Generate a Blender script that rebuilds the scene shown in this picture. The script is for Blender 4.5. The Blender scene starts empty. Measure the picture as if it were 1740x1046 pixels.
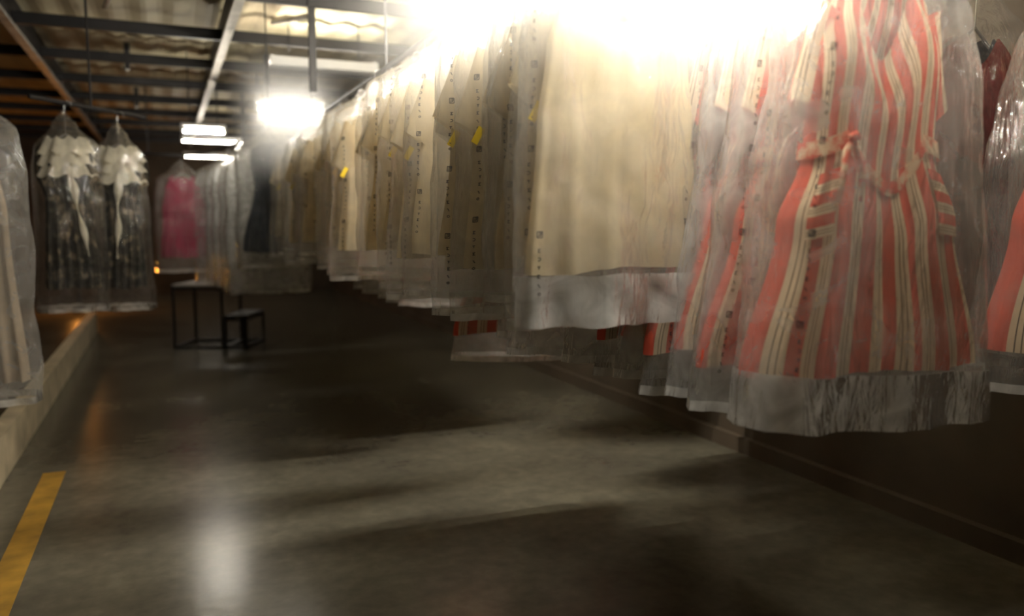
import bpy, bmesh, math, random
from mathutils import Vector, Matrix, noise

S = bpy.context.scene
C = S.collection
R = math.radians
PI = math.pi

# ------------------------------------------------------------------ camera, world, exposure
cam_data = bpy.data.cameras.new('camera')
cam = bpy.data.objects.new('camera', cam_data)
C.objects.link(cam)
cam.location = (0, 0, 1.5)
cam.rotation_euler = (R(90 - 6.24), 0, R(-23.4))
cam_data.sensor_width = 36
cam_data.lens = 36 * 1353 / 1740
cam_data.clip_start = 0.05
cam_data.dof.use_dof = True
cam_data.dof.focus_distance = 2.95
cam_data.dof.aperture_fstop = 1.1
S.camera = cam

world = bpy.data.worlds.new('world')
S.world = world
world.use_nodes = True
world.node_tree.nodes['Background'].inputs[0].default_value = (0.9, 0.75, 0.6, 1)
world.node_tree.nodes['Background'].inputs[1].default_value = 0.003

S.view_settings.view_transform = 'Standard'
S.view_settings.look = 'None'
S.view_settings.exposure = 0.0
S.view_settings.gamma = 1.0
S.view_settings.use_curve_mapping = False
S.cycles.transparent_max_bounces = 96
S.cycles.max_bounces = 10
S.cycles.diffuse_bounces = 4
S.cycles.glossy_bounces = 3
S.cycles.sample_clamp_indirect = 8.0
S.cycles.volume_step_rate = 2.0
S.cycles.caustics_reflective = False
S.cycles.caustics_refractive = False

TUBE_POWER = 220.0


# ------------------------------------------------------------------ mesh helpers
class MB:
    """collects vertices, faces and uvs, then links them as one mesh object"""
    def __init__(self):
        self.v, self.f, self.uv = [], [], []

    def grid(self, nu, nv, fn, uvfn=None, close=False):
        b = len(self.v)
        cols = nu if close else nu + 1
        for j in range(nv + 1):
            for i in range(cols):
                self.v.append(tuple(fn(i / nu, j / nv)))
        for j in range(nv):
            for i in range(nu):
                i2 = (i + 1) % cols if close else i + 1
                self.f.append((b + j * cols + i, b + j * cols + i2, b + (j + 1) * cols + i2, b + (j + 1) * cols + i))
                qs = ((i / nu, j / nv), ((i + 1) / nu, j / nv), ((i + 1) / nu, (j + 1) / nv), (i / nu, (j + 1) / nv))
                self.uv.append([uvfn(*q) if uvfn else q for q in qs])

    def quad(self, *p):
        b = len(self.v)
        self.v += [tuple(q) for q in p]
        self.f.append(tuple(range(b, b + len(p))))
        self.uv.append([(0, 0)] * len(p))

    def box(self, x0, x1, y0, y1, z0, z1, M=None):
        b = len(self.v)
        for z in (z0, z1):
            for x, y in ((x0, y0), (x1, y0), (x1, y1), (x0, y1)):
                p = Vector((x, y, z))
                self.v.append(tuple(M @ p if M else p))
        for q in ((3, 2, 1, 0), (4, 5, 6, 7), (0, 1, 5, 4), (1, 2, 6, 5), (2, 3, 7, 6), (3, 0, 4, 7)):
            self.f.append(tuple(b + k for k in q))
            self.uv.append([(0, 0), (1, 0), (1, 1), (0, 1)])

    def tube(self, pts, r, n=8, cap=True):
        pts = [Vector(p) for p in pts]
        b = len(self.v)
        up = None
        for k, p in enumerate(pts):
            t = (pts[min(k + 1, len(pts) - 1)] - pts[max(k - 1, 0)]).normalized()
            if up is None:
                up = Vector((0, 0, 1)) if abs(t.z) < 0.9 else Vector((0, 1, 0))
            a = t.cross(up).normalized()
            c = a.cross(t).normalized()
            up = c
            rr = r[k] if isinstance(r, (list, tuple)) else r
            for i in range(n):
                w = 2 * PI * i / n
                self.v.append(tuple(p + (a * math.cos(w) + c * math.sin(w)) * rr))
        for k in range(len(pts) - 1):
            for i in range(n):
                j = (i + 1) % n
                self.f.append((b + k * n + i, b + k * n + j, b + (k + 1) * n + j, b + (k + 1) * n + i))
                self.uv.append([(0, 0), (1, 0), (1, 1), (0, 1)])
        if cap:
            for k in (0, len(pts) - 1):
                self.f.append(tuple(b + k * n + i for i in range(n)))
                self.uv.append([(0, 0)] * n)

    def mesh(self, name, mat, smooth=False):
        me = bpy.data.meshes.new(name)
        me.from_pydata(self.v, [], self.f)
        ul = me.uv_layers.new(name='UVMap')
        k = 0
        for poly, uvs in zip(me.polygons, self.uv):
            for q in uvs:
                ul.data[k].uv = q
                k += 1
            poly.use_smooth = smooth
        me.materials.append(mat)
        me.update()
        return me

    def build(self, name, mat, parent=None, smooth=False):
        o = bpy.data.objects.new(name, self.mesh(name, mat, smooth))
        C.objects.link(o)
        o.parent = parent
        return o


def tag(o, label=None, cat=None, group=None, kind=None):
    for k, v in (('label', label), ('category', cat), ('group', group), ('kind', kind)):
        if v:
            o[k] = v
    return o


def thing(name, label, cat, loc=(0, 0, 0), rz=0, group=None):
    o = bpy.data.objects.new(name, None)
    o.empty_display_size = 0.1
    C.objects.link(o)
    o.location = loc
    o.rotation_euler = (0, 0, rz)
    return tag(o, label, cat, group)


def copy_tree(o, parent=None):
    c = o.copy()
    C.objects.link(c)
    c.parent = parent
    for ch in list(o.children):
        copy_tree(ch, c)
    return c


# ------------------------------------------------------------------ materials
def new_mat(name):
    m = bpy.data.materials.new(name)
    m.use_nodes = True
    nt = m.node_tree
    nt.nodes.clear()
    out = nt.nodes.new('ShaderNodeOutputMaterial')
    return m, nt, out


def N(nt, kind, **kw):
    n = nt.nodes.new('ShaderNode' + kind)
    for k, v in kw.items():
        if k in n.inputs:
            n.inputs[k].default_value = v
        else:
            setattr(n, k, v)
    return n


def ramp(nt, src, stops, interp='LINEAR'):
    r = nt.nodes.new('ShaderNodeValToRGB')
    r.color_ramp.interpolation = interp
    e = r.color_ramp.elements
    e[0].position, e[0].color = stops[0][0], (*stops[0][1], 1)
    e[1].position, e[1].color = stops[-1][0], (*stops[-1][1], 1)
    for p, c in stops[1:-1]:
        q = e.new(p)
        q.color = (*c, 1)
    nt.links.new(src, r.inputs[0])
    return r.outputs[0]


def plain(name, col, rough=0.6, metal=0.0, var=0.25, scale=6.0, bump=0.0, spec=0.5):
    m, nt, out = new_mat(name)
    p = N(nt, 'BsdfPrincipled')
    p.inputs['Roughness'].default_value = rough
    p.inputs['Metallic'].default_value = metal
    p.inputs['Specular IOR Level'].default_value = spec
    tc = N(nt, 'TexCoord')
    nz = N(nt, 'TexNoise', Scale=scale, Detail=6.0)
    nt.links.new(tc.outputs['Object'], nz.inputs['Vector'])
    lo = tuple(c * (1 - var) for c in col)
    hi = tuple(min(1, c * (1 + var)) for c in col)
    nt.links.new(ramp(nt, nz.outputs['Fac'], [(0.3, lo), (0.7, hi)]), p.inputs['Base Color'])
    if bump:
        b = N(nt, 'Bump', Strength=bump, Distance=0.01)
        nt.links.new(nz.outputs['Fac'], b.inputs['Height'])
        nt.links.new(b.outputs[0], p.inputs['Normal'])
    nt.links.new(p.outputs[0], out.inputs[0])
    return m


def fabric_shader(nt, out, color_socket, trans):
    d = N(nt, 'BsdfDiffuse', Roughness=0.5)
    t = N(nt, 'BsdfTranslucent')
    mx = N(nt, 'MixShader')
    mx.inputs[0].default_value = trans
    nt.links.new(color_socket, d.inputs[0])
    nt.links.new(color_socket, t.inputs[0])
    nt.links.new(d.outputs[0], mx.inputs[1])
    nt.links.new(t.outputs[0], mx.inputs[2])
    tc = N(nt, 'TexCoord')
    nz = N(nt, 'TexNoise', Scale=22.0, Detail=4.0)
    nt.links.new(tc.outputs['Object'], nz.inputs['Vector'])
    b = N(nt, 'Bump', Strength=0.35, Distance=0.012)
    nt.links.new(nz.outputs['Fac'], b.inputs['Height'])
    nt.links.new(b.outputs[0], d.inputs['Normal'])
    nt.links.new(mx.outputs[0], out.inputs[0])


def fabric(name, col, trans=0.4, var=0.08, scale=5.0, stops=None):
    m, nt, out = new_mat(name)
    tc = N(nt, 'TexCoord')
    nz = N(nt, 'TexNoise', Scale=scale, Detail=3.0)
    nt.links.new(tc.outputs['Object'], nz.inputs['Vector'])
    if stops is None:
        stops = [(0.3, tuple(c * (1 - var) for c in col)), (0.7, tuple(min(1, c * (1 + var)) for c in col))]
    fabric_shader(nt, out, ramp(nt, nz.outputs['Fac'], stops), trans)
    return m


RED = (0.68, 0.12, 0.075)
SAND = (0.78, 0.62, 0.42)
LINE = (0.10, 0.07, 0.05)


def striped(name, axis, trans=0.2):
    """red, sand and twin dark line stripes running along the cloth; the uv counts stripe repeats"""
    m, nt, out = new_mat(name)
    uv = N(nt, 'UVMap')
    sp = N(nt, 'SeparateXYZ')
    nt.links.new(uv.outputs[0], sp.inputs[0])
    fr = N(nt, 'Math', operation='FRACT')
    nt.links.new(sp.outputs[axis], fr.inputs[0])
    stops = [(0.0, RED), (0.50, SAND), (0.665, LINE), (0.695, SAND), (0.79, LINE), (0.82, SAND), (0.985, RED)]
    fabric_shader(nt, out, ramp(nt, fr.outputs[0], stops, 'CONSTANT'), trans)
    return m


def film(name, haze=0.16, tint=(0.95, 0.95, 0.93), gloss=0.13):
    m, nt, out = new_mat(name)
    tr = N(nt, 'BsdfTransparent', Color=(0.985, 0.985, 0.98, 1))
    d = N(nt, 'BsdfDiffuse', Color=(*tint, 1))
    t = N(nt, 'BsdfTranslucent', Color=(*tint, 1))
    g = N(nt, 'BsdfGlossy', Color=(1, 1, 1, 1), Roughness=0.08)
    m1, m2, m3 = N(nt, 'MixShader'), N(nt, 'MixShader'), N(nt, 'MixShader')
    m1.inputs[0].default_value = 0.55
    tc = N(nt, 'TexCoord')
    nz = N(nt, 'TexNoise', Scale=9.0, Detail=5.0, Distortion=0.8)
    nt.links.new(tc.outputs['Object'], nz.inputs['Vector'])
    mr = N(nt, 'MapRange')
    mr.inputs[1].default_value, mr.inputs[2].default_value = 0.3, 0.75
    mr.inputs[3].default_value, mr.inputs[4].default_value = haze * 0.55, haze * 1.7
    nt.links.new(nz.outputs['Fac'], mr.inputs[0])
    nt.links.new(mr.outputs[0], m2.inputs[0])
    b = N(nt, 'Bump', Strength=0.7, Distance=0.02)
    mp = N(nt, 'Mapping')
    mp.inputs['Scale'].default_value = (1.0, 1.0, 0.3)
    wr = N(nt, 'TexNoise', Scale=22.0, Detail=4.0, Distortion=1.2)
    nt.links.new(tc.outputs['Object'], mp.inputs['Vector'])
    nt.links.new(mp.outputs[0], wr.inputs['Vector'])
    nt.links.new(wr.outputs['Fac'], b.inputs['Height'])
    nt.links.new(b.outputs[0], g.inputs['Normal'])
    lw = N(nt, 'LayerWeight', Blend=0.25)
    nt.links.new(b.outputs[0], lw.inputs['Normal'])
    mu = N(nt, 'Math', operation='MULTIPLY_ADD')
    mu.inputs[1].default_value, mu.inputs[2].default_value = gloss * 3, gloss * 0.5
    nt.links.new(lw.outputs['Fresnel'], mu.inputs[0])
    nt.links.new(mu.outputs[0], m3.inputs[0])
    L = nt.links.new
    L(d.outputs[0], m1.inputs[1]); L(t.outputs[0], m1.inputs[2])
    L(tr.outputs[0], m2.inputs[1]); L(m1.outputs[0], m2.inputs[2])
    L(m2.outputs[0], m3.inputs[1]); L(g.outputs[0], m3.inputs[2])
    L(m3.outputs[0], out.inputs[0])
    return m


def glow(name, col, power):
    m, nt, out = new_mat(name)
    e = N(nt, 'Emission', Color=(*col, 1), Strength=power)
    nt.links.new(e.outputs[0], out.inputs[0])
    return m


def concrete():
    m, nt, out = new_mat('polished_concrete')
    p = N(nt, 'BsdfPrincipled')
    p.inputs['Specular IOR Level'].default_value = 0.30
    tc = N(nt, 'TexCoord')
    a = N(nt, 'TexNoise', Scale=1.3, Detail=8.0, Roughness=0.65)
    b = N(nt, 'TexNoise', Scale=14.0, Detail=6.0)
    for n in (a, b):
        nt.links.new(tc.outputs['Object'], n.inputs['Vector'])
    mx = N(nt, 'Math', operation='MULTIPLY_ADD')
    mx.inputs[1].default_value = 0.35
    nt.links.new(b.outputs['Fac'], mx.inputs[0])
    nt.links.new(a.outputs['Fac'], mx.inputs[2])
    nt.links.new(ramp(nt, mx.outputs[0], [(0.45, (0.07, 0.064, 0.05)), (0.68, (0.108, 0.1, 0.076)), (0.9, (0.155, 0.145, 0.108))]), p.inputs['Base Color'])
    rr = N(nt, 'MapRange')
    rr.inputs[3].default_value, rr.inputs[4].default_value = 0.17, 0.27
    nt.links.new(a.outputs['Fac'], rr.inputs[0])
    nt.links.new(rr.outputs[0], p.inputs['Roughness'])
    bp = N(nt, 'Bump', Strength=0.08, Distance=0.01)
    nt.links.new(b.outputs['Fac'], bp.inputs['Height'])
    nt.links.new(bp.outputs[0], p.inputs['Normal'])
    nt.links.new(p.outputs[0], out.inputs[0])
    return m


def sheet_roof():
    m, nt, out = new_mat('roof_sheet')
    p = N(nt, 'BsdfPrincipled', Roughness=0.7)
    tc = N(nt, 'TexCoord')
    a = N(nt, 'TexNoise', Scale=0.9, Detail=5.0)
    nt.links.new(tc.outputs['Object'], a.inputs['Vector'])
    nt.links.new(ramp(nt, a.outputs['Fac'], [(0.3, (0.42, 0.33, 0.22)), (0.55, (0.62, 0.55, 0.36)), (0.75, (0.72, 0.68, 0.50))]), p.inputs['Base Color'])
    nt.links.new(p.outputs[0], out.inputs[0])
    return m


M = dict(
    floor=concrete(),
    roof=sheet_roof(),
    wall=plain('stained_wall', (0.070, 0.052, 0.034), 0.85, var=0.35, scale=1.7, bump=0.2),
    ledge=plain('ledge_paint', (0.50, 0.43, 0.30), 0.7, var=0.3, scale=4.0, bump=0.2),
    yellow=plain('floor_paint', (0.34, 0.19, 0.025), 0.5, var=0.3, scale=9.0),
    steel=plain('dark_steel', (0.016, 0.015, 0.016), 0.5, 0.2, var=0.3),
    galv=plain('galvanised_steel', (0.55, 0.52, 0.46), 0.4, 0.3, var=0.25),
    black=plain('black_metal', (0.012, 0.011, 0.011), 0.45, var=0.3),
    top=plain('grey_board', (0.36, 0.33, 0.30), 0.35, var=0.2),
    wire=plain('hanger_wire', (0.5, 0.5, 0.5), 0.3, 0.9, var=0.1),
    white=fabric('cream_cotton', (0.80, 0.70, 0.49), 0.5),
    tagc=plain('yellow_tag', (0.85, 0.62, 0.03), 0.6, var=0.1),
    red=striped('striped_cotton', 0),
    redh=striped('cross_striped_cotton', 1),
    belt=fabric('belt_cotton', (0.72, 0.36, 0.24), 0.3, stops=[(0.42, RED), (0.58, SAND)], scale=25),
    charcoal=fabric('charcoal_cloth', (0.035, 0.033, 0.035), 0.15, var=0.3, scale=14),
    maroon=fabric('maroon_cloth', (0.13, 0.025, 0.022), 0.2, var=0.35, scale=14),
    navy=fabric('slate_satin', (0.06, 0.075, 0.10), 0.15, var=0.3, scale=8),
    pink=fabric('raspberry_cloth', (0.50, 0.045, 0.12), 0.3, var=0.15),
    gown=fabric('pale_satin', (0.86, 0.86, 0.85), 0.45),
    ivory=fabric('ivory_glare', (0.88, 0.84, 0.72), 0.45, var=0.12, scale=16),
    brocade=fabric('dark_brocade', (0.05, 0.045, 0.04), 0.1, scale=13,
                   stops=[(0.35, (0.02, 0.02, 0.018)), (0.55, (0.055, 0.05, 0.042)), (0.66, (0.25, 0.20, 0.14))]),
    beige=fabric('beige_gown_cloth', (0.42, 0.34, 0.25), 0.3, var=0.12),
    film=film('clear_film'),
    filmheavy=film('milky_film', haze=0.3),
    filmmatt=film('matt_film', haze=0.2, gloss=0.03),
    filmdark=film('suit_film', haze=0.03, gloss=0.05),
    filmthin=film('thin_film', haze=0.045, gloss=0.12),
    filmdress=film('dress_film', haze=0.22),
    seal=film('bag_seal', haze=0.62, gloss=0.25),
    ink=plain('bag_ink', (0.05, 0.045, 0.05), 0.6, var=0.1),
    housing=plain('lamp_enamel', (0.7, 0.7, 0.68), 0.4, var=0.05),
    bulb=glow('sodium_glow', (1.0, 0.36, 0.06), 170.0),
)


# ------------------------------------------------------------------ the setting
def struct(name, mat, *boxes):
    mb = MB()
    for b in boxes:
        mb.box(*b)
    o = mb.build(name, mat)
    o['kind'] = 'structure'
    return o


WR, WL, YB, YF = 3.42, -2.7, -3.0, 18.0
ROOF = 3.3
struct('floor', M['floor'], (WL - 0.2, WR + 0.2, YB - 0.2, YF + 0.2, -0.1, 0))
struct('wall_right', M['wall'], (WR, WR + 0.2, YB, YF, 0, ROOF))
struct('wall_left', M['wall'], (WL - 0.2, WL, YB, YF, 0, ROOF))
struct('wall_back', M['wall'], (WL - 0.2, WR + 0.2, YF, YF + 0.2, 0, ROOF))
struct('wall_front', M['wall'], (WL - 0.2, WR + 0.2, YB - 0.2, YB, 0, ROOF))
# corrugated roof sheet
rb = MB()
NX = 150
rb.grid(NX, 12, lambda a, b: (WL - 0.2 + a * (WR - WL + 0.4), YB - 0.2 + b * (YF - YB + 0.4), ROOF + 0.015 * math.sin(a * 2 * PI * NX / 6)))
rb.box(WL - 0.2, WR + 0.2, YB - 0.2, YF + 0.2, ROOF + 0.05, ROOF + 0.1)
ro = rb.build('ceiling', M['roof'])
ro['kind'] = 'structure'
# kerbs at the floor edges
struct('baseboard_left', M['ledge'], (-1.02, -0.92, YB, 12.2, 0, 0.26))
struct('baseboard_right', M['wall'], (WR - 0.05, WR, YB, YF, 0, 0.10))
# purlins across the roof, each with its own post and brace
trim = 0
for k in range(14):
    y = 3.3 + 1.42 * k
    if y > YF - 0.3:
        break
    trim += 1
    struct('trim_%d' % trim, M['steel'], (WL, WR, y - 0.006, y + 0.006, 3.06, 3.15), (WL, WR, y - 0.035, y + 0.006, 3.055, 3.063), (WL, WR, y - 0.006, y + 0.035, 3.147, 3.155))
# long rafters running along the aisle, pale lower flange
for x in (-1.06, 0.54):
    trim += 1
    struct('trim_%d' % trim, M['galv'], (x - 0.035, x + 0.035, YB, YF, 3.02, 3.05))
    trim += 1
    struct('trim_%d' % trim, M['steel'], (x - 0.02, x + 0.02, YB, YF, 3.05, ROOF - 0.02))
for x in (-0.28, 1.05):
    for k in range(3):
        trim += 1
        y = 6.14 + 1.42 * 2 * k
        o = struct('trim_%d' % trim, M['steel'], (x - 0.025, x + 0.025, y - 0.025, y + 0.025, 2.45 if x > 1 else 3.0, 3.25))
        mb = MB()
        mb.tube([(x, y, 3.0), (x - 0.1, y + 1.42, ROOF - 0.05)], 0.022, 6)
        trim += 1
        b = mb.build('trim_%d' % trim, M['galv'])
        b['kind'] = 'structure'
# painted aisle line, cut short to imitate the shade beyond it
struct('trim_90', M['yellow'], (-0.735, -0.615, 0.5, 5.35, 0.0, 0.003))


# ------------------------------------------------------------------ lamps
def lamp(x, y, z, length, label, power, up=False, rz=0.0):
    t = thing('fluorescent_lamp', label, 'lamp', (x, y, z), rz, 'fluorescent lamps above the garments')
    h = length / 2
    mb = MB()
    if up:
        mb.box(-h - 0.03, h + 0.03, -0.09, 0.09, -0.06, -0.04)
        mb.box(-h - 0.03, h + 0.03, -0.09, -0.08, -0.04, 0.02)
        mb.box(-h - 0.03, h + 0.03, 0.08, 0.09, -0.04, 0.02)
    else:
        mb.box(-h - 0.03, h + 0.03, -0.02, 0.02, 0.05, 0.085)
    mb.box(-h - 0.03, -h, -0.025, 0.025, -0.02, 0.04)
    mb.box(h, h + 0.03, -0.025, 0.025, -0.02, 0.04)
    mb.build('housing', M['housing'], t)
    mb = MB()
    mb.tube([(-h, 0, 0), (h, 0, 0)], 0.014, 10)
    mb.build('tube', glow('fluorescent_glow', (1.0, 0.92, 0.78), TUBE_POWER * power), t, True)
    for s in (-0.7, 0.7):
        mb = MB()
        mb.tube([(s * h, 0, 0.085), (s * h, 0, ROOF - z - 0.01)], 0.006, 6)
        mb.build('suspension_rod', M['steel'], t)
    return t


lamp(1.27, 1.74, 2.36, 0.62, 'lit white tube lamp just above the front cream tunic', 2.6)
lamp(1.95, 1.20, 2.56, 0.6, 'added white tube lamp out of view, brightening the first red striped dress', 1.0)  # added fill lamp, out of view, brightens the front red dress
lamp(1.05, 2.75, 2.50, 1.1, 'lit white tube lamp lying along the rail above the first tunics', 1.5, rz=PI / 2)
lamp(1.75, 4.20, 2.72, 0.9, 'lit white tube lamp glaring past the tunic bag tops', 4.0)
lamp(0.98, 6.85, 2.40, 0.5, 'lit white tube lamp over the bright far cluster of tunics', 0.75)
lamp(0.42, 9.3, 2.45, 0.4, 'lit white tube lamp over the pale gowns at the far bend', 1.0)
lamp(0.75, 13.4, 2.72, 0.9, 'second farthest lit tube lamp, past the bend of pale gowns', 0.3)
lamp(0.85, 16.6, 2.72, 0.9, 'farthest lit tube lamp over the aisle end', 0.22)
lamp(1.40, 7.55, 2.93, 0.9, 'upward facing tube lamp in a grey tray, whitening the roof sheets', 0.8, True)
# orange lamp on the floor at the far left
t = thing('floor_lantern', 'orange glowing lantern on the far floor behind the dark patterned dresses', 'lamp', (-1.35, 14.8, 0))
mb = MB()
mb.grid(12, 8, lambda a, b: (0.06 * math.sin(PI * b) * math.cos(2 * PI * a), 0.06 * math.sin(PI * b) * math.sin(2 * PI * a), 0.57 - 0.08 * math.cos(PI * b)), close=True)
mb.build('bulb', M['bulb'], t, True)
mb = MB()
mb.tube([(0, 0, 0), (0, 0, 0.03), (0, 0, 0.04), (0, 0, 0.50)], [0.11, 0.11, 0.03, 0.03], 12)
mb.build('stand', M['black'], t)


# ------------------------------------------------------------------ garments
def lerp(a, b, t):
    return a + (b - a) * t


def curve(stops, v):
    """smooth piecewise curve through (v, value) stops"""
    for (a, x), (b, y) in zip(stops, stops[1:]):
        if v <= b:
            t = max(0, (v - a) / (b - a))
            t = t * t * (3 - 2 * t)
            return lerp(x, y, t)
    return stops[-1][1]


class Cut:
    """shape of one garment hung from z=0 (the shoulder point) downwards"""
    def __init__(s, length, widths, depths, neck=0.16, vneck=0.05, slope=0.07, folds=6, amp=0.012, seed=0, hem=0.006, skew=0.0):
        s.length, s.widths, s.depths = length, widths, depths
        s.neck, s.vneck, s.slope, s.folds, s.amp, s.seed, s.hem, s.skew = neck, vneck, slope, folds, amp, seed, hem, skew

    def point(s, side, q, v):
        a = curve(s.widths, v)
        b = curve(s.depths, v)
        w0 = s.widths[0][1]
        xr = abs(q) * w0
        zt = -s.slope * max(0, (xr - s.neck / 2)) / max(0.01, w0 - s.neck / 2)
        if xr < s.neck / 2:
            zt = -(s.vneck if side < 0 else 0.02) * (1 - (xr / (s.neck / 2)) ** 1.6) + 0.0
        zb = -s.length + s.hem * math.sin(5 * q + s.seed) + s.skew * q
        z = lerp(zt, zb, v)
        x = q * a
        f = s.amp * v * (math.sin(q * s.folds * PI + s.seed + 1.3 * math.sin(v * 2 + s.seed)) + 0.5 * math.sin(q * s.folds * 1.9 * PI + 2 * s.seed))
        n = 0.006 * noise.noise(Vector((x * 9 + s.seed, v * 4, side * 3)))
        e = math.sqrt(max(0, 1 - q * q))
        y = side * b * (e ** 0.7) + (f + n) * min(1, e * 2.5)
        return Vector((x + 0.006 * v * math.sin(7 * v + s.seed), y, z))

    def body(s, name, mat, parent, stripes=0, nu=44, nv=36):
        mb = MB()
        qs = [-math.cos(PI * (0.12 + 0.76 * i / nu)) / math.cos(PI * 0.12) for i in range(nu + 1)]
        wa, wb = curve(s.widths, 0.8), curve(s.depths, 0.8)
        xy = [(q * wa, wb * max(0, 1 - q * q) ** 0.35) for q in qs]
        arc = [0.0]
        for p, q in zip(xy, xy[1:]):
            arc.append(arc[-1] + math.hypot(q[0] - p[0], q[1] - p[1]))
        for side in (-1, 1):
            mb.grid(nu, nv, lambda a, b: s.point(side, qs[round(a * nu)], b), (lambda a, b: (arc[round(a * nu)] / arc[-1] * stripes, b)) if stripes else None)
        return mb.build(name, mat, parent, True)

    def sleeve(s, sgn, mat, parent, length=0.27, flare=0.075, out=0.10, stripes=0):
        w0 = s.widths[0][1]
        p0 = Vector((sgn * (w0 - 0.03), 0, -s.slope - 0.045))
        p1 = Vector((sgn * (w0 + out), 0.01, -s.slope - length))

        def f(a, b):
            c = p0.lerp(p1, b)
            r1, r2 = lerp(0.075, flare, b), lerp(0.03, 0.04, b)
            w = 2 * PI * a
            d = Vector((math.cos(w) * r1, math.sin(w) * r2 + 0.004 * math.sin(3 * w + 5 * b), sgn * math.cos(w) * r1 * 0.6))
            return c + d
        mb = MB()
        mb.grid(20, 10, f, (lambda a, b: (a * stripes, b)) if stripes else None, close=True)
        return mb.build('sleeve', mat, parent, True)

    def collar(s, mat, parent, h=0.045):
        mb = MB()

        def f(a, b):
            w = 2 * PI * a
            r = s.neck / 2 + 0.012 - 0.02 * b
            return Vector((r * math.cos(w), 0.045 * math.sin(w) - 0.01 * (1 - b), -0.03 + 0.028 * math.sin(w) * (1 - b * 0.5) + h * b))
        mb.grid(24, 4, f, close=True)
        return mb.build('collar', mat, parent, True)


# strokes of the printed marks, in a unit box (x right, y up)
GLYPHS = [
    [[(-.8, -.9), (.8, -.9), (.8, .9), (-.8, .9), (-.8, -.9)], [(-.4, .5), (.5, .6)], [(-.5, 0), (.4, .1)], [(-.6, -.5), (.3, -.4)], [(.5, .6), (.3, -.4)]],
    [[(.5, .5), (-.5, .5), (0, 0), (-.5, -.5), (.5, -.5)]],
    [[(-.4, .5), (.2, .5), (.5, .2), (.5, -.2), (.2, -.5), (-.4, -.5)]],
    [[(-.5, .5), (.5, .5)], [(0, .5), (0, -.5)]],
    [[(.5, .5), (-.5, .5), (0, 0), (-.5, -.5), (.5, -.5)]],
    [[(-.5, .4), (-.1, .45), (.1, -.4), (.5, -.45)]],
    [[(0, .5), (.45, .2), (.45, -.2), (0, -.5), (-.45, -.2), (-.45, .2), (0, .5)]],
]
OFFS = [0.0, .045, .069, .094, .118, .145, .168]
PERIOD = 0.238


class Bag:
    """clear plastic garment cover, open at the bottom, gathered at the hook"""
    def __init__(s, top, bottom, half, depth=0.085, seed=0, wr=1.0, skew=0.0, x=0.0, flare=0.0):
        s.flare = flare
        s.top, s.bottom, s.half, s.depth, s.seed, s.wr, s.skew, s.x = top, bottom, half, depth, seed, wr, skew, x

    def point(s, side, q, v):
        h = s.half * curve([(0, 0.12), (0.05, 0.35), (0.17, 0.93), (0.3, 1.0), (1, 1.03)], v) * lerp(1 - s.flare, 1, v)
        d = s.depth * curve([(0, 0.25), (0.2, 1.0), (0.55, 1.1), (0.8, 1.0), (1, 0.95)], v)
        zt = s.top - 0.03 * abs(q)
        zb = s.bottom + s.skew * q + 0.008 * noise.noise(Vector((q * 4 + s.seed, s.seed, side)))
        z = lerp(zt, zb, v)
        x = q * h
        e = math.sqrt(max(0, 1 - q * q))
        sd = s.seed * 3.7
        n = 0.022 * noise.noise(Vector((x * 5 + sd, z * 2.2, side * 2 + sd))) + 0.011 * noise.noise(Vector((x * 15 + sd, z * 5, side * 5 - sd))) \
            + 0.006 * noise.noise(Vector((x * 30, z * 14 + sd, side * 9)))
        c = 0.014 * math.sin(q * 7 + sd + 2 * v) * curve([(0, 0.3), (0.5, 0.6), (1, 1.2)], v)
        y = side * d * e ** 0.55 + (n * s.wr + c) * min(1, e * 3)
        ex = 0.018 * s.wr * noise.noise(Vector((z * 3.1, sd, 1.0))) + 0.008 * noise.noise(Vector((z * 9, sd, 4.0)))
        return Vector((s.x + x + ex, y, z))

    def build(s, mat, parent, prints=((-1, 0.075, 0.0),), nu=34, nv=46, seal=True, hem=0.03, rows=9):
        mb = MB()
        for side in (-1, 1):
            mb.grid(nu, nv, lambda a, b: s.point(side, 2 * a - 1, b))
        bag = mb.build('garment_bag', mat, parent, True)
        L = s.top - s.bottom
        if prints:
            mb = MB()
            lw = 0.0013
            for side, inset, off in prints:
                q0 = (-1 + inset / s.half) if inset > 0 else (1 + inset / s.half)
                z = s.bottom + 0.05 + off
                n = 0
                while z < s.top - 0.36 and n < rows:
                    n += 1
                    for g, o in zip(GLYPHS, OFFS):
                        zc = z + PERIOD - o
                        k = 0.0095 if g is GLYPHS[0] else 0.0082
                        for line in g:
                            for (ax, ay), (bx, by) in zip(line, line[1:]):
                                dx, dy = bx - ax, by - ay
                                ln = math.hypot(dx, dy)
                                nx, ny = -dy / ln * lw / k, dx / ln * lw / k
                                pts = []
                                for px, py in ((ax - nx, ay - ny), (bx - nx, by - ny), (bx + nx, by + ny), (ax + nx, ay + ny)):
                                    P = s.point(side, q0 + px * k / s.half, (s.top - (zc + py * k)) / L)
                                    P.y += side * 0.0025
                                    pts.append(P)
                                mb.quad(*pts)
                    z += PERIOD
            mb.build('bag_print', M['ink'], bag)
        if seal:
            mb = MB()
            kr = max(1, round(hem / L * nv))
            for side in (-1, 1):
                def f(a, b):
                    p = s.point(side, 2 * a - 1, 1 - kr / nv * (1 - b))
                    p.y += side * 0.003
                    return p
                mb.grid(nu, kr, f)
            mb.build('bag_seal', M['seal'], bag, True)
        return bag


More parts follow.
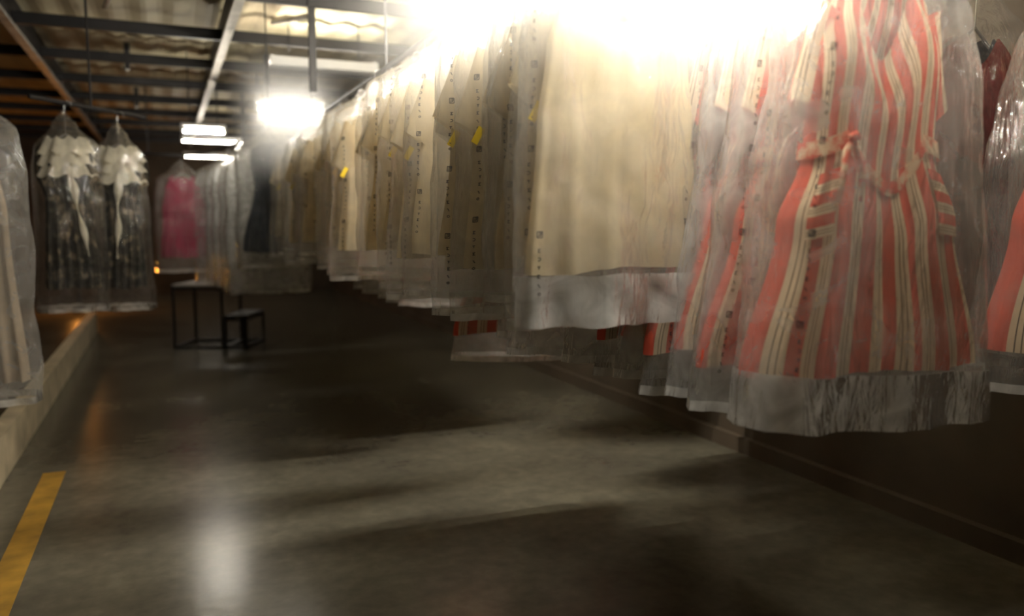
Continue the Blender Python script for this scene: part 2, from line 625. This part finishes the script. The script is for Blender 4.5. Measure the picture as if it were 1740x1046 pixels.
def hanger(parent, w=0.19, hook=0.26, slope=0.07):
    mb = MB()
    pts = [(-w, 0, -slope - 0.01), (-w * 0.5, 0, -slope * 0.4), (0, 0, 0.03), (w * 0.5, 0, -slope * 0.4), (w, 0, -slope - 0.01)]
    mb.tube(pts, 0.006, 6)
    h = [(0, 0, 0.03), (0, 0, hook - 0.045)] + [(0.022 - 0.022 * math.cos(k * PI / 6), 0, hook - 0.03 + 0.025 * math.sin(k * PI / 6)) for k in range(8)]
    mb.tube(h, 0.0025, 6)
    return mb.build('hanger', M['wire'], parent, True)


SH = 2.15          # shoulder height of the hung garments
RAILZ = 2.40


def make_tunic(seed, length=0.80, tagged=False, label='', prints=((-1, 0.075, 0.0),), wr=1.0, hemskew=0.0, bagx=0.0, half=0.30, sleeves=True, hem=0.03, rows=9):
    t = thing('bagged_tunic', label, 'garment')
    c = Cut(length, [(0, 0.20), (0.15, 0.235), (0.45, 0.262), (1, half)], [(0, 0.018), (0.2, 0.045), (0.6, 0.036), (1, 0.04)], folds=4 + seed % 3, amp=0.011, seed=seed * 1.7, skew=hemskew, slope=0.06)
    b = c.body('tunic', M['white'], t)
    for sg in (-1, 1) if sleeves else ():
        c.sleeve(sg, M['white'], b, 0.26 + 0.03 * (seed % 2), 0.07, 0.055)
    c.collar(M['white'], b)
    if tagged:
        mb = MB()
        mb.box(-0.012, 0.012, -0.002, 0.002, -0.06, 0, Matrix.Translation((-0.245, -0.06, -0.33)) @ Matrix.Rotation(0.5, 4, 'Y'))
        mb.build('laundry_tag', M['tagc'], t)
    Bag(0.19, -0.93 - 0.02 * (seed % 3), 0.325, 0.085, seed, wr, 0.012 * ((seed % 3) - 1), bagx).build(M['film'], t, prints, hem=hem, rows=rows)
    hanger(t)
    return t


def make_dress(seed, label='', prints=((-1, 0.075, 0.0),), pockets=True, drop=1.06, filmm='film', hem=0.03):
    t = thing('bagged_dress', label, 'garment')
    c = Cut(drop, [(0, 0.17), (0.12, 0.21), (0.38, 0.215), (0.42, 0.22), (0.6, 0.29), (1, 0.395)], [(0, 0.02), (0.2, 0.075), (0.38, 0.06), (0.6, 0.085), (1, 0.10)],
            folds=6, amp=0.010, seed=seed * 2.1, vneck=0.22, neck=0.2, hem=0.008)
    b = c.body('dress', M['red'], t, stripes=8.5, nu=70, nv=40)
    for sg in (-1, 1):
        c.sleeve(sg, M['red'], b, 0.30, 0.065, 0.035, 3)
    mb = MB()

    def bf(a, bb):
        w = 2 * PI * a
        p = c.point(-1 if math.sin(w) < 0 else 1, math.cos(w), 0.385 + 0.045 * bb)
        p.y += 0.008 * (-1 if math.sin(w) < 0 else 1)
        p.x *= 1.04
        p.z += 0.008 * math.cos(w * 2)
        return p
    mb.grid(40, 3, bf, close=True)
    mb.build('belt', M['belt'], b, True)
    mb = MB()
    for e in (-0.02, 0.015):
        mb.tube([(-0.135, -0.075, -0.44), (-0.14 + e, -0.082, -0.47), (-0.13 + e * 1.8, -0.082, -0.53), (-0.135 + e * 2, -0.08, -0.60)], [0.008, 0.011, 0.010, 0.005], 6)
    mb.tube([(-0.155, -0.078, -0.435), (-0.135, -0.086, -0.43), (-0.115, -0.078, -0.435)], [0.006, 0.013, 0.006], 8)
    mb.build('belt_tie', M['belt'], b, True)
    if pockets:
        for sg in (-1, 1):
            mb = MB()

            def pf(a, bb):
                p = c.point(-1, sg * (0.63 + 0.27 * a), 0.47 + 0.17 * bb)
                p.y -= 0.008
                return p
            mb.grid(8, 8, pf, lambda a, bb: (a, bb * 3))
            mb.build('pocket', M['redh'], b, True)
    Bag(0.19, -drop - 0.15, 0.41, 0.15, seed + 20, 1.0, -0.02, 0.0, 0.36).build(M[filmm], t, prints, hem=hem)
    hanger(t, 0.17)
    return t


def make_gown(seed, cloth, label='', half=0.33, length=1.25, bag_len=1.36, waist=0.17, name='bagged_gown', filmm='film', straps=False, prints=(), folds=8, bag_half=None):
    t = thing(name, label, 'garment')
    c = Cut(length, [(0, 0.15 if straps else 0.19), (0.15, 0.2), (0.36, waist), (1, half)], [(0, 0.02), (0.2, 0.07), (0.4, 0.055), (1, 0.12)],
            folds=folds, amp=0.025, seed=seed * 1.9, vneck=0.25 if straps else 0.1, neck=0.24 if straps else 0.16, slope=0.03 if straps else 0.07)
    c.body('gown', M[cloth], t)
    Bag(0.19, -bag_len, bag_half or half + 0.05, 0.18, seed + 40, 1.2).build(M[filmm], t, prints)
    hanger(t, 0.17)
    return t, c


def place(o, x, y, z=SH, rz=0.0, tilt=0.0, sy=1.0):
    o.location = (x, y, z)
    o.rotation_euler = (0, tilt, rz)
    o.scale = (1, sy, 1)
    return o


rnd = random.Random(5)
# --- centre row of cream tunics
G1 = 'bagged cream tunics on the centre rail'
front = make_tunic(1, 0.79, False, 'large cream tunic facing us at the front of the centre rail, sealed bag end below', prints=((-1, 0.05, -0.02), (-1, -0.05, 0.0)), hemskew=0.012, wr=1.2, half=0.305, sleeves=False, hem=0.15, rows=1)
place(front, 1.225, 2.05, SH, R(1))
front['group'] = G1
vari = [make_tunic(2, 0.76, True, prints=((-1, 0.05, 0.0),)), make_tunic(3, 0.82, False, prints=((-1, 0.06, 0.09), (-1, 0.12, -0.03))),
        make_tunic(4, 0.78, False, prints=((-1, 0.055, 0.15),)), make_tunic(5, 0.80, True, prints=((-1, 0.07, 0.06),))]
ORD = ['second', 'third', 'fourth', 'fifth', 'sixth', 'seventh', 'eighth', 'ninth', 'tenth', 'eleventh', 'twelfth', 'thirteenth', 'fourteenth', 'fifteenth', 'sixteenth']
used = set()


def take(proto):
    if proto.name in used:
        return copy_tree(proto)
    used.add(proto.name)
    return proto


ys = [2.15, 2.29, 2.43, 2.58, 2.72, 2.87, 3.18, 3.40, 3.62, 3.92, 4.22, 4.66, 4.9, 5.2, 5.5]
for i, y in enumerate(ys):
    o = take(vari[i % 4])
    place(o, 1.235 + rnd.uniform(-.025, .025), y, SH + rnd.uniform(-.02, .02), R(rnd.uniform(-7, 7)), R(rnd.uniform(-1.2, 1.2)), 0.68)
    extra = ', face showing past a gap' if i == 6 else ''
    tag(o, 'bagged cream tunic, %s from the front on the centre rail%s' % (ORD[i], extra), 'garment', G1)
G2 = 'cream tunics beside the slate gown'
for i, y in enumerate([6.05, 6.3, 6.55, 6.8, 7.05, 7.3, 7.55]):
    o = take(vari[(i + 1) % 4])
    place(o, 1.22 + rnd.uniform(-.02, .02), y, SH + rnd.uniform(-.02, .02), R(rnd.uniform(-8, 8)))
    tag(o, '%s cream tunic of the far bright cluster beside the slate gown' % ['nearest', 'second', 'third', 'middle', 'third last', 'second last', 'farthest'][i], 'garment', G2)

# --- row of red striped dresses behind it
G3 = 'red striped dresses on the right rail'
rd = make_dress(1, 'large red striped belted dress facing us at the front of the right rail', hem=0.14, filmm='filmdress')
place(rd, 1.79, 1.65, SH, R(-3))
rd['group'] = G3
dv = [make_dress(2, prints=((-1, 0.06, 0.0), (-1, 0.11, 0.1)), pockets=False, filmm='filmheavy'), make_dress(3, prints=((-1, 0.07, 0.08),), pockets=False, filmm='filmheavy')]
dclear = make_dress(5, prints=((-1, 0.06, 0.03),), pockets=False)
for i, (y, dz) in enumerate([(1.82, 0), (1.95, .02), (2.10, 0), (2.27, .02), (2.43, 0), (2.60, .02), (2.90, 0), (3.14, -.03), (3.75, -.16), (3.46, 0), (4.93, 0), (5.2, 0), (5.5, 0), (5.9, 0), (6.3, 0)]):  # the last ones are added out of view to cast floor shadows
    o = take(dclear if i in (2, 4, 8) else dv[i % 2])
    place(o, (1.84 if i == 9 else 1.69 if i == 8 else 1.76) + rnd.uniform(-.02, .02), y, SH + dz, R(rnd.uniform(-5, 5)), 0, 0.5)
    tag(o, 'bagged red striped dress, %s from the front on the right rail' % ORD[i] if i < 8 else 'low hanging red striped dress, its hem below the tunics left of the others' if i == 8 else 'red striped dress on the right rail, added out of view to shade the floor', 'garment', G3)

# --- third rail at the right edge
o = make_dress(4, 'red striped dress cut by the right edge of the frame', pockets=False)
place(o, 2.81, 1.72, SH, R(2))
for y, rz in ((3.25, 4), (3.6, -6), (3.95, 8), (4.5, -20)):  # added dresses, out of view, stopping lamp light towards the right wall
    o = copy_tree(dv[0])
    place(o, 2.60, y, SH, R(rz))
    tag(o, 'added red striped dress on the rail by the right wall, out of view, blocking lamp light', 'garment', 'added red striped dresses by the right wall')
t, c = make_gown(6, 'charcoal', 'charcoal suit with maroon top in shade between the two red striped dresses', half=0.2, length=1.05, bag_len=1.16, waist=0.21, name='bagged_suit', prints=(), filmm='filmdark')
mb = MB()
for side in (-1, 1):
    def tf(a, b):
        p = c.point(side, 2 * a - 1, 0.4 * b)
        p.y += side * 0.012
        p.x *= 1.08
        return p
    mb.grid(30, 12, tf)
mb.build('jacket', M['maroon'], t, True)
place(t, 2.66, 2.02, SH, R(4))

# --- the bend at the far end: slate gown, pale gowns, raspberry dress
t, c = make_gown(7, 'navy', 'dark slate gown in plastic, just left of the far cream tunics', half=0.30, length=1.05, bag_len=1.2, filmm='filmthin')
place(t, 0.97, 8.1, 2.25, R(4))
pale, c = make_gown(8, 'gown', half=0.36, length=1.2, bag_len=1.42, filmm='filmheavy', bag_half=0.42)
for i, (x, y, rz) in enumerate([(0.97, 8.6, 2), (0.95, 9.1, 4), (0.90, 9.6, 6), (0.85, 10.1, 8), (0.74, 10.5, 8)]):
    o = pale if i == 0 else copy_tree(pale)
    place(o, x, y, 2.18, R(-rz))
    tag(o, ['pale bagged gown nearest behind the slate gown', 'second pale bagged gown behind the slate gown', 'middle pale bagged gown between slate gown and raspberry dress',
            'second pale bagged gown from the raspberry dress', 'pale bagged gown right beside the raspberry dress'][i], 'garment', 'pale gowns at the far bend')
t, c = make_gown(9, 'pink', 'raspberry pink strappy dress in a clear bag above the black frames', half=0.27, length=0.98, bag_len=1.16, waist=0.235, name='bagged_dress', straps=True, folds=5, bag_half=0.33)
place(t, 0.21, 10.55, 2.04, R(0))

# --- left side
def glare_dress(seed, label, w):
    t, c = make_gown(seed, 'brocade', label, half=w, length=1.02, bag_len=1.18, waist=w * 0.8, name='bagged_dress', folds=6, bag_half=w + 0.04, filmm='filmthin')
    for k in range(3):  # pale frills stand in for white reflections on the plastic
        mb = MB()

        def rf(a, b):
            w_ = 2 * PI * a
            r = lerp(0.10, 0.155, b) + 0.012 * math.sin(w_ * 9 + k)
            return Vector((r * math.cos(w_) * 1.15, -0.02 + r * 0.7 * math.sin(w_), 0.0 - 0.075 * k - 0.11 * b + 0.012 * math.cos(w_ * 9 + k)))
        mb.grid(72, 4, rf, close=True)
        mb.build('shoulder_glare', M['ivory'], t, True)
    mb = MB()  # pale strip modelled in place of a glint on the plastic
    mb.grid(6, 16, lambda a, b: (lerp(-0.02, 0.04, a) * (1 - 0.5 * b) * (0.6 + 0.5 * math.sin(13 * b + seed)) + 0.10 * b * (1 if seed % 2 else -0.3), -0.125 - 0.01 * math.sin(9 * b) + 0.02 * abs(a - .5), -0.2 - 0.6 * b))
    mb.build('glint_strip', M['ivory'], t, True)
    return t


o = glare_dress(11, 'dark patterned dress with plastic reflections modelled at the shoulders, left of the pair', 0.18)
place(o, -0.60, 6.3, 2.06, R(4))
tag(o, group='dark patterned dresses on the left rail')
o = glare_dress(12, 'dark patterned dress with plastic reflections modelled at the shoulders, right of the pair', 0.15)
place(o, -0.29, 6.55, 2.03, R(-6))
tag(o, group='dark patterned dresses on the left rail')
t, c = make_gown(13, 'beige', 'long beige gown in plastic at the left edge of the frame', half=0.30, length=1.55, bag_len=1.68, waist=0.24, filmm='filmmatt')
place(t, -1.06, 5.3, 2.14, R(0))


# ------------------------------------------------------------------ rails that carry the garments
def rail(pts, label, drops):
    t = thing('hanging_rail', label, 'rail', (0, 0, 0), 0, 'steel rails above the garments')
    mb = MB()
    mb.tube(pts, 0.016, 8)
    mb.build('pipe', M['steel'], t, True)
    for x, y, z in drops:
        mb = MB()
        mb.tube([(x, y, z), (x, y, 3.06)], 0.008, 6)
        mb.build('drop_rod', M['steel'], t)


RZ = SH + 0.247
bend = [(1.235, 7.5, RZ), (1.06, 7.85, RZ + 0.05), (0.97, 8.1, RZ + 0.1), (0.97, 8.6, RZ + 0.03), (0.95, 9.1, RZ + 0.03), (0.90, 9.6, RZ + 0.03), (0.85, 10.1, RZ + 0.03),
        (0.74, 10.5, RZ + 0.02), (0.52, 10.62, RZ - 0.06), (0.21, 10.55, RZ - 0.11), (-0.3, 10.45, RZ - 0.11)]
rail([(1.235, 1.4, RZ), (1.235, 5, RZ)] + bend, 'steel rail over the cream tunics bending across the far aisle', [(1.235, y, RZ) for y in (1.9, 4.72)] + [(0.95, 8.98, RZ + 0.03), (-0.15, 10.48, RZ - 0.11)])
rail([(1.79, 1.0, RZ), (1.77, 6.8, RZ)], 'steel rail over the red striped dresses', [(1.785, y, RZ) for y in (1.88, 4.5)])
rail([(2.82, 1.0, RZ), (2.81, 1.75, RZ), (2.60, 3.1, RZ), (2.60, 5.2, RZ)], 'steel rail over the dresses at the right edge', [(2.79, 1.88, RZ), (2.60, 4.72, RZ)])
rail([(-0.786, 6.15, 2.31), (-0.104, 6.7, 2.27)], 'steel rail over the dark patterned dresses', [(-0.445, 6.425, 2.29)])
rail([(-1.06, 4.0, 2.387), (-1.06, 6.4, 2.387)], 'steel rail over the beige gown', [(-1.06, 4.72, 2.387)])


# ------------------------------------------------------------------ black frames on the floor
def frame(label, cx, cy, rz, w, d, h, top):
    t = thing('metal_table' if top else 'metal_stool', label, 'table' if top else 'stool', (cx, cy, 0), rz)
    r = 0.014
    for sx in (-1, 1):
        for sy in (-1, 1):
            mb = MB()
            mb.box(sx * w / 2 - r, sx * w / 2 + r, sy * d / 2 - r, sy * d / 2 + r, 0, h)
            mb.build('leg', M['black'], t)
    for nm, z in (('upper_frame', h - 0.03), ('lower_frame', 0.015)):
        mb = MB()
        for sy in (-1, 1):
            mb.box(-w / 2, w / 2, sy * d / 2 - r, sy * d / 2 + r, z - r, z + r)
        for sx in (-1, 1):
            mb.box(sx * w / 2 - r, sx * w / 2 + r, -d / 2, d / 2, z - r, z + r)
        mb.build(nm, M['black'], t)
    mb = MB()
    mb.box(-w / 2 - 0.01, w / 2 + 0.01, -d / 2 - 0.01, d / 2 + 0.01, h, h + 0.02)
    mb.build('table_top' if top else 'seat', M['top'] if top else M['black'], t)


frame('black tube table with grey top below the raspberry dress', 0.43, 10.29, R(-24), 0.57, 0.62, 0.74, True)
frame('low black tube stool at the right foot of the taller table', 0.84, 10.16, R(-24), 0.24, 0.62, 0.37, False)


# ------------------------------------------------------------------ haze volumes added to imitate the bloom of the lamps
def haze(name, label, lo, hi, dens, z0, z1):
    mb = MB()
    c = Vector([(a + b) / 2 for a, b in zip(lo, hi)])
    e = [(b - a) / 2 for a, b in zip(lo, hi)]
    mb.box(-e[0], e[0], -e[1], e[1], -e[2], e[2])
    m, nt, out = new_mat(name + '_air')
    v = N(nt, 'VolumeScatter', Color=(1.0, 0.98, 0.93, 1), Anisotropy=0.2)
    tc = N(nt, 'TexCoord')
    # fades to nothing at every side of its box
    sp = N(nt, 'SeparateXYZ')
    nt.links.new(tc.outputs['Object'], sp.inputs[0])
    prod = None
    for k in range(3):
        ab = N(nt, 'Math', operation='ABSOLUTE')
        nt.links.new(sp.outputs[k], ab.inputs[0])
        mr = N(nt, 'MapRange', interpolation_type='SMOOTHSTEP')
        mr.inputs[1].default_value, mr.inputs[2].default_value = e[k], e[k] * 0.25
        mr.inputs[3].default_value, mr.inputs[4].default_value = 0.0, 1.0
        nt.links.new(ab.outputs[0], mr.inputs[0])
        mu = N(nt, 'Math', operation='MULTIPLY')
        if prod is None:
            mu.inputs[0].default_value = dens
        else:
            nt.links.new(prod, mu.inputs[0])
        nt.links.new(mr.outputs[0], mu.inputs[1])
        prod = mu.outputs[0]
    nt.links.new(prod, v.inputs['Density'])
    nt.links.new(v.outputs[0], out.inputs['Volume'])
    o = mb.build(name, m)
    o.location = c
    tag(o, label, 'haze', None, 'stuff')


haze('bloom_haze', 'added white haze imitating bloom of the lamps over the front tunic', (0.5, 1.2, 1.75), (2.1, 3.4, 3.0), 1.2, 0, 0)
haze('bloom_haze', 'added pale haze imitating bloom of the lamp over the far tunics', (0.45, 6.3, 1.75), (1.5, 7.4, 2.95), 1.5, 0, 0)
